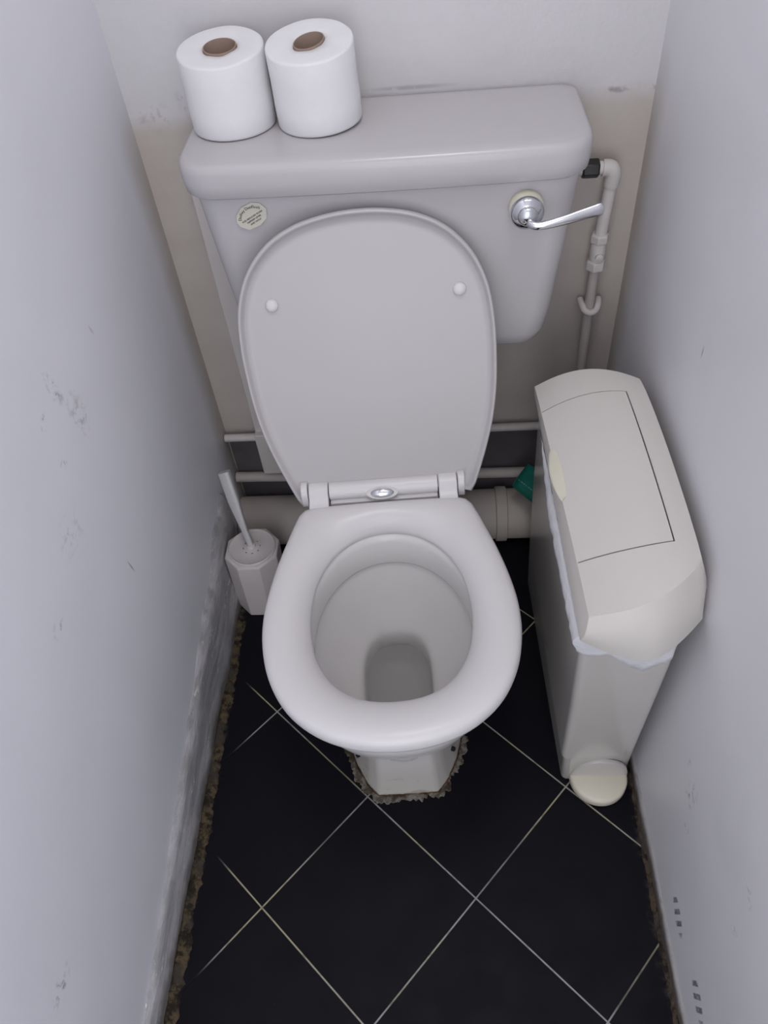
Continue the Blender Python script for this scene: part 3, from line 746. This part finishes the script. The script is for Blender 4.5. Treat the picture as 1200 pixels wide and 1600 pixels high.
# ------------------------------------------------------------------ sanitary bin
bn_ = root('sanitary_bin', (0.30, -0.42, 0.0))
bo = Vector(bn_.location)
def bl(x, y, z): return (x - bo.x, y - bo.y, z - bo.z)
def rrq(fl, fr, br_, bl_, z, r, n=6):
    """rounded quad: corners fl, fr (front), br_, bl_ (back)"""
    C = [Vector((*p, 0)) for p in (fl, fr, br_, bl_)]; out = []
    for i in range(4):
        p, a, b_ = C[i], C[i - 1], C[(i + 1) % 4]
        u = (a - p).normalized(); w = (b_ - p).normalized()
        for k in range(n + 1):
            t = k / n; q = (p + u * r) * (1 - t) ** 2 + p * 2 * t * (1 - t) + (p + w * r) * t ** 2
            out.append(bl(q.x, q.y, z))
    return out
bodyr = [rrq((0.2500, -0.632), (0.3600, -0.622), (0.343, -0.200), (0.2320, -0.200), 0.000, 0.012),
         rrq((0.2485, -0.634), (0.3605, -0.625), (0.344, -0.198), (0.2305, -0.198), 0.006, 0.012),
         rrq((0.2410, -0.641), (0.3585, -0.633), (0.348, -0.205), (0.2245, -0.205), 0.15, 0.013),
         rrq((0.2330, -0.650), (0.3560, -0.644), (0.352, -0.213), (0.2190, -0.213), 0.32, 0.014),
         rrq((0.2255, -0.660), (0.3530, -0.655), (0.354, -0.222), (0.2145, -0.222), 0.5150, 0.015),
         rrq((0.2280, -0.657), (0.3505, -0.652), (0.351, -0.225), (0.2170, -0.225), 0.5150, 0.014),
         rrq((0.2400, -0.640), (0.3480, -0.632), (0.342, -0.215), (0.2300, -0.215), 0.10, 0.013)]
bb_ = mesh('body', *loft(bodyr), M['bin_body'], bn_, sharp=60)
# lid: domed top grid with a cut-out flap, and skirt
def topz(s, t):
    dome = 0.558 + 0.044 * s + 0.018 * (1 - (2 * s - 1) ** 2)
    return dome - 0.004 * (2 * t - 1) ** 4
def top_pt(s, t, lift=0.0):
    # t=0 back, t=1 front
    xl = 0.2045 + (0.2250 - 0.2045) * t; xr = 0.3490 + (0.3570 - 0.3490) * t
    xr += 0.004 * sin(pi * t)
    yb, yf_ = -0.236, -0.665
    y = yb + (yf_ - yb) * t + (0.045 * s ** 2.2 - 0.017 * sin(pi * s)) * t ** 7 + (0.008 - 0.024 * s) * t * t * (1 - t ** 8) + (0.010 * sin(pi * s) - 0.045 * s) * (1 - t) ** 5
    return (xl + (xr - xl) * s, y, topz(s, t) + lift)
s1, t0_, t1_ = 0.790, 0.150, 0.825
gs, gt = 0.0135, 0.0042
SS = [s1 * k / 14 for k in range(15)] + [s1 + gs] + [s1 + gs + (1 - s1 - gs) * k / 4 for k in range(1, 5)]
TT = [t0_ * k / 5 for k in range(6)] + [t0_ + gt] + [t0_ + gt + (t1_ - t0_ - gt) * k / 26 for k in range(1, 27)] + [t1_ + gt] + [t1_ + gt + (1 - t1_ - gt) * k / 6 for k in range(1, 7)]
iS = 14; jT0 = 5; jT1 = TT.index(t1_) if t1_ in TT else min(range(len(TT)), key=lambda j: abs(TT[j] - t1_))
ns, nt = len(SS), len(TT)
V = [top_pt(s, t) for t in TT for s in SS]
shell, flap = [], []
for j in range(nt - 1):
    for i in range(ns - 1):
        f = (j * ns + i, j * ns + i + 1, (j + 1) * ns + i + 1, (j + 1) * ns + i)
        ins = i < iS and jT0 + 1 <= j < jT1
        gap = (i == iS and jT0 <= j <= jT1) or (i <= iS and j in (jT0, jT1))
        if gap and not (j == jT0 and SS[i] < 0.0): continue
        (flap if ins else shell).append(f)
# skirt below the boundary
def bot_pt(s, t, edge):
    x = 0.2165 + (0.3715 - 0.2165) * s; x = x if edge in 'fb' else (0.2085 + 0.0095 * t if edge == 'l' else 0.3655 + 0.005 * t)
    if edge == 'f': x = 0.2180 + (0.3705 - 0.2180) * s
    if edge == 'b': x = 0.2085 + (0.3655 - 0.2085) * s
    yb = -0.212; yf_ = -0.672 - 0.020 * sin(pi * min(1, s * 0.95)) + 0.034 * max(0, s - 0.55) ** 1.3 / 0.35 * 0.9
    y = yb + (yf_ - yb) * t
    z = 0.520 - 0.006 * t - (0.016 * sin(pi * s) if edge == 'f' else 0.0)
    if edge == 'r': z = 0.512
    return (x, y, z)
bd = []
for i in range(ns): bd.append((i, SS[i], 0.0, 'b'))
for j in range(1, nt - 1): bd.append((j * ns + ns - 1, 1.0, TT[j], 'r'))
for i in range(ns - 1, -1, -1): bd.append(((nt - 1) * ns + i, SS[i], 1.0, 'f'))
for j in range(nt - 2, 0, -1): bd.append((j * ns, 0.0, TT[j], 'l'))
VV = list(V); idx = [b_[0] for b_ in bd]; K = 6; prev = idx; fs = list(shell)
tops = [Vector(V[b_[0]]) for b_ in bd]; bots = [Vector(bot_pt(b_[1], b_[2], b_[3])) for b_ in bd]
ctr = Vector((0.29, -0.44, 0.55))
for k in range(1, K + 1):
    f = k / K; cur = []
    for a, b_, q in zip(tops, bots, bd):
        p = a.lerp(b_, f)
        out = Vector((p.x - ctr.x, (p.y - ctr.y) * 0.3, 0)).normalized()
        bul = 0.007 * sin(pi * min(1, f)) if q[3] in 'fbr' else 0.001 * sin(pi * f)
        p = p + (Vector((0, -1, 0)) if q[3] == 'f' else Vector((0, 1, 0)) if q[3] == 'b' else Vector((1, 0, 0)) if q[3] == 'r' else Vector((-1, 0, 0))) * bul
        p.x = min(p.x, XR - 0.0012)
        VV.append(tuple(p)); cur.append(len(VV) - 1)
    m = len(prev)
    for i in range(m):
        j = (i + 1) % m; fs.append((prev[i], prev[j], cur[j], cur[i]))
    prev = cur
lidb = mesh('lid', [bl(*v) for v in VV], fs, M['bin'], bn_, sharp=28)
so_ = lidb.modifiers.new('solid', 'SOLIDIFY'); so_.thickness = 0.0025; so_.offset = -1
es = lidb.modifiers.new('split', 'EDGE_SPLIT'); es.split_angle = R(28)
used = sorted({i for f in flap for i in f}); mp = {u: k for k, u in enumerate(used)}
flo = mesh('flap', [bl(*V[u]) for u in used], [tuple(mp[i] for i in f) for f in flap], M['bin'], bn_, sharp=28)
so_ = flo.modifiers.new('solid', 'SOLIDIFY'); so_.thickness = 0.0030; so_.offset = -1
es = flo.modifiers.new('split', 'EDGE_SPLIT'); es.split_angle = R(28)
# finger tab on the flap's left edge
rings = []
for k in range(21):
    f = k / 20; t = 0.345 + 0.235 * f; p = Vector(top_pt(0.0, t)); w = sin(pi * f) ** 0.7 + 0.02
    pr = [(-0.0075 * w, -0.004), (-0.0085 * w, -0.001), (-0.006 * w, 0.0015), (0.004 * w, 0.0050), (0.013 * w, 0.0078), (0.018 * w, 0.0085), (0.012 * w, 0.0045), (0.0, -0.005)]
    rings.append([bl(p.x + a, p.y, p.z + b_ * (0.35 + 0.65 * w)) for a, b_ in pr])
mesh('finger_tab', *loft(rings), M['cream'], flo, sharp=70)
# dark panel added under the lid to stand for shade in the seams
box('seam_shade_panel', 0.240 - bo.x, 0.340 - bo.x, -0.62 - bo.y, -0.26 - bo.y, 0.500, 0.504, M['dark'], bn_)
# pedal: half disc at the foot of the front, with matching half-round recess above
vs = []
def halfdisc(r, z, y0, n=28, sx=1.0): return [(0.3095 + r * sx * cos(pi + pi * k / n), y0 + r * sin(pi + pi * k / n), z) for k in range(n + 1)]
rings = [[bl(*p) for p in halfdisc(0.046, 0.004, -0.634)], [bl(*p) for p in halfdisc(0.0485, 0.008, -0.634)], [bl(*p) for p in halfdisc(0.0485, 0.020, -0.634)], [bl(*p) for p in halfdisc(0.0470, 0.0245, -0.634)], [bl(*p) for p in halfdisc(0.043, 0.0265, -0.634)]]
mesh('pedal', *loft(rings), M['pedal'], bn_, sharp=50)
rings = []
for (k_, dy) in ((1.0, 0.004), (1.0, -0.0012), (0.97, -0.0024), (0.90, -0.003)):
    rings.append([bl(0.3095 + 0.0475 * k_ * cos(pi * k / 28), -0.634 + dy - 0.012 * 0 - 0.055 * sin(pi * k / 28) * k_ * 0.055, 0.026 + 0.058 * k_ * sin(pi * k / 28)) for k in range(29)])
mesh('pedal_guard', *loft(rings), M['bin_body'], bn_, sharp=60)
tag(bn_, 'tall narrow off-white pedal bin with domed lid against the right wall', 'bin')

# bin liner showing below the lid
ln = root('bin_liner', (0.30, -0.42, 0.5))
vs, fs = [], []
path = []
for k in range(61):
    y = -0.31 - (0.663 - 0.31) * k / 60
    path.append((0.2135 + 0.0095 * (k / 60), y, 0.001 + 0.047 * min(1.0, k / 26) ** 0.8 - 0.006 * k / 60 + 0.003 * noise.noise(Vector((y * 30, 0, 0))), Vector((-1, 0, 0))))
for k in range(41):
    f = k / 40; x = 0.226 + 0.115 * f; y = -0.6655 + 0.004 * f
    dpt = 0.044 + 0.046 * max(0, 1 - abs(f - 0.72) / 0.45) + 0.004 * noise.noise(Vector((x * 60, 2, 0)))
    path.append((x, y, dpt, Vector((0, -1, 0))))
m = 7
for (x, y, dpt, nrm) in path:
    for j in range(m):
        f = j / (m - 1); z = 0.5120 - (dpt - 0.004) * f
        o_ = nrm * (0.0030 + (0.007 * sin(pi * min(1, f * 1.1)) * min(1, dpt / 0.04) if nrm.x < 0 else 0) + 0.0016 * noise.noise(Vector((x * 90, y * 90, z * 60))) + 0.001 * f)
        vs.append((x + o_.x - 0.30, y + o_.y + 0.42, z - 0.5))
for i in range(len(path) - 1):
    for j in range(m - 1): fs.append((i * m + j, (i + 1) * m + j, (i + 1) * m + j + 1, i * m + j + 1))
film = mesh('film', vs, fs, M['liner'], ln)
so_ = film.modifiers.new('solid', 'SOLIDIFY'); so_.thickness = 0.0003
tag(ln, 'thin white plastic bag edge poking out under the lid of the pedal bin', 'bin liner')

# ------------------------------------------------------------------ green packet wedged behind the bin
gp = root('green_packet', (0.228, -0.075, 0.165))
rings = []
for k in range(17):
    f = k / 16; w = 1 - abs(2 * f - 1) ** 6
    hh = 0.011 * w + 0.0012
    ring = []
    for q in range(20):
        a = 2 * pi * q / 20
        ring.append(((f - 0.5) * 0.085, 0.030 * (0.93 + 0.07 * w) * (abs(cos(a)) ** 0.7) * (1 if cos(a) > 0 else -1), hh * sin(a) * (1 + 0.1 * noise.noise(Vector((f * 6, a, 0))))))
    rings.append(ring)
pk = mesh('packet', *loft(rings), M['green'], gp, sharp=60)
# faint row of pale print along the packet
vs, fs = [], []
for k in range(9):
    x0 = -0.030 + k * 0.0068; w = 0.0046 if k % 3 else 0.0030; y0 = -0.010; zt = 0.01275
    b0 = len(vs); vs += [(x0, y0, zt), (x0 + w, y0, zt), (x0 + w, y0 + 0.0014, zt), (x0, y0 + 0.0014, zt), (x0, y0, zt - 0.001), (x0 + w, y0, zt - 0.001), (x0 + w, y0 + 0.0014, zt - 0.001), (x0, y0 + 0.0014, zt - 0.001)]
    fs += [(b0, b0 + 1, b0 + 2, b0 + 3), (b0, b0 + 4, b0 + 5, b0 + 1), (b0 + 1, b0 + 5, b0 + 6, b0 + 2), (b0 + 2, b0 + 6, b0 + 7, b0 + 3), (b0 + 3, b0 + 7, b0 + 4, b0)]
mesh('print', vs, fs, M['green_print'], pk, smooth=False)
gp.rotation_euler = (R(38), R(0), R(-52))
gp.location = (0.2430, -0.1000, 0.1850)
tag(gp, 'dark green plastic packet lying on the pipes behind the pedal bin', 'packet')
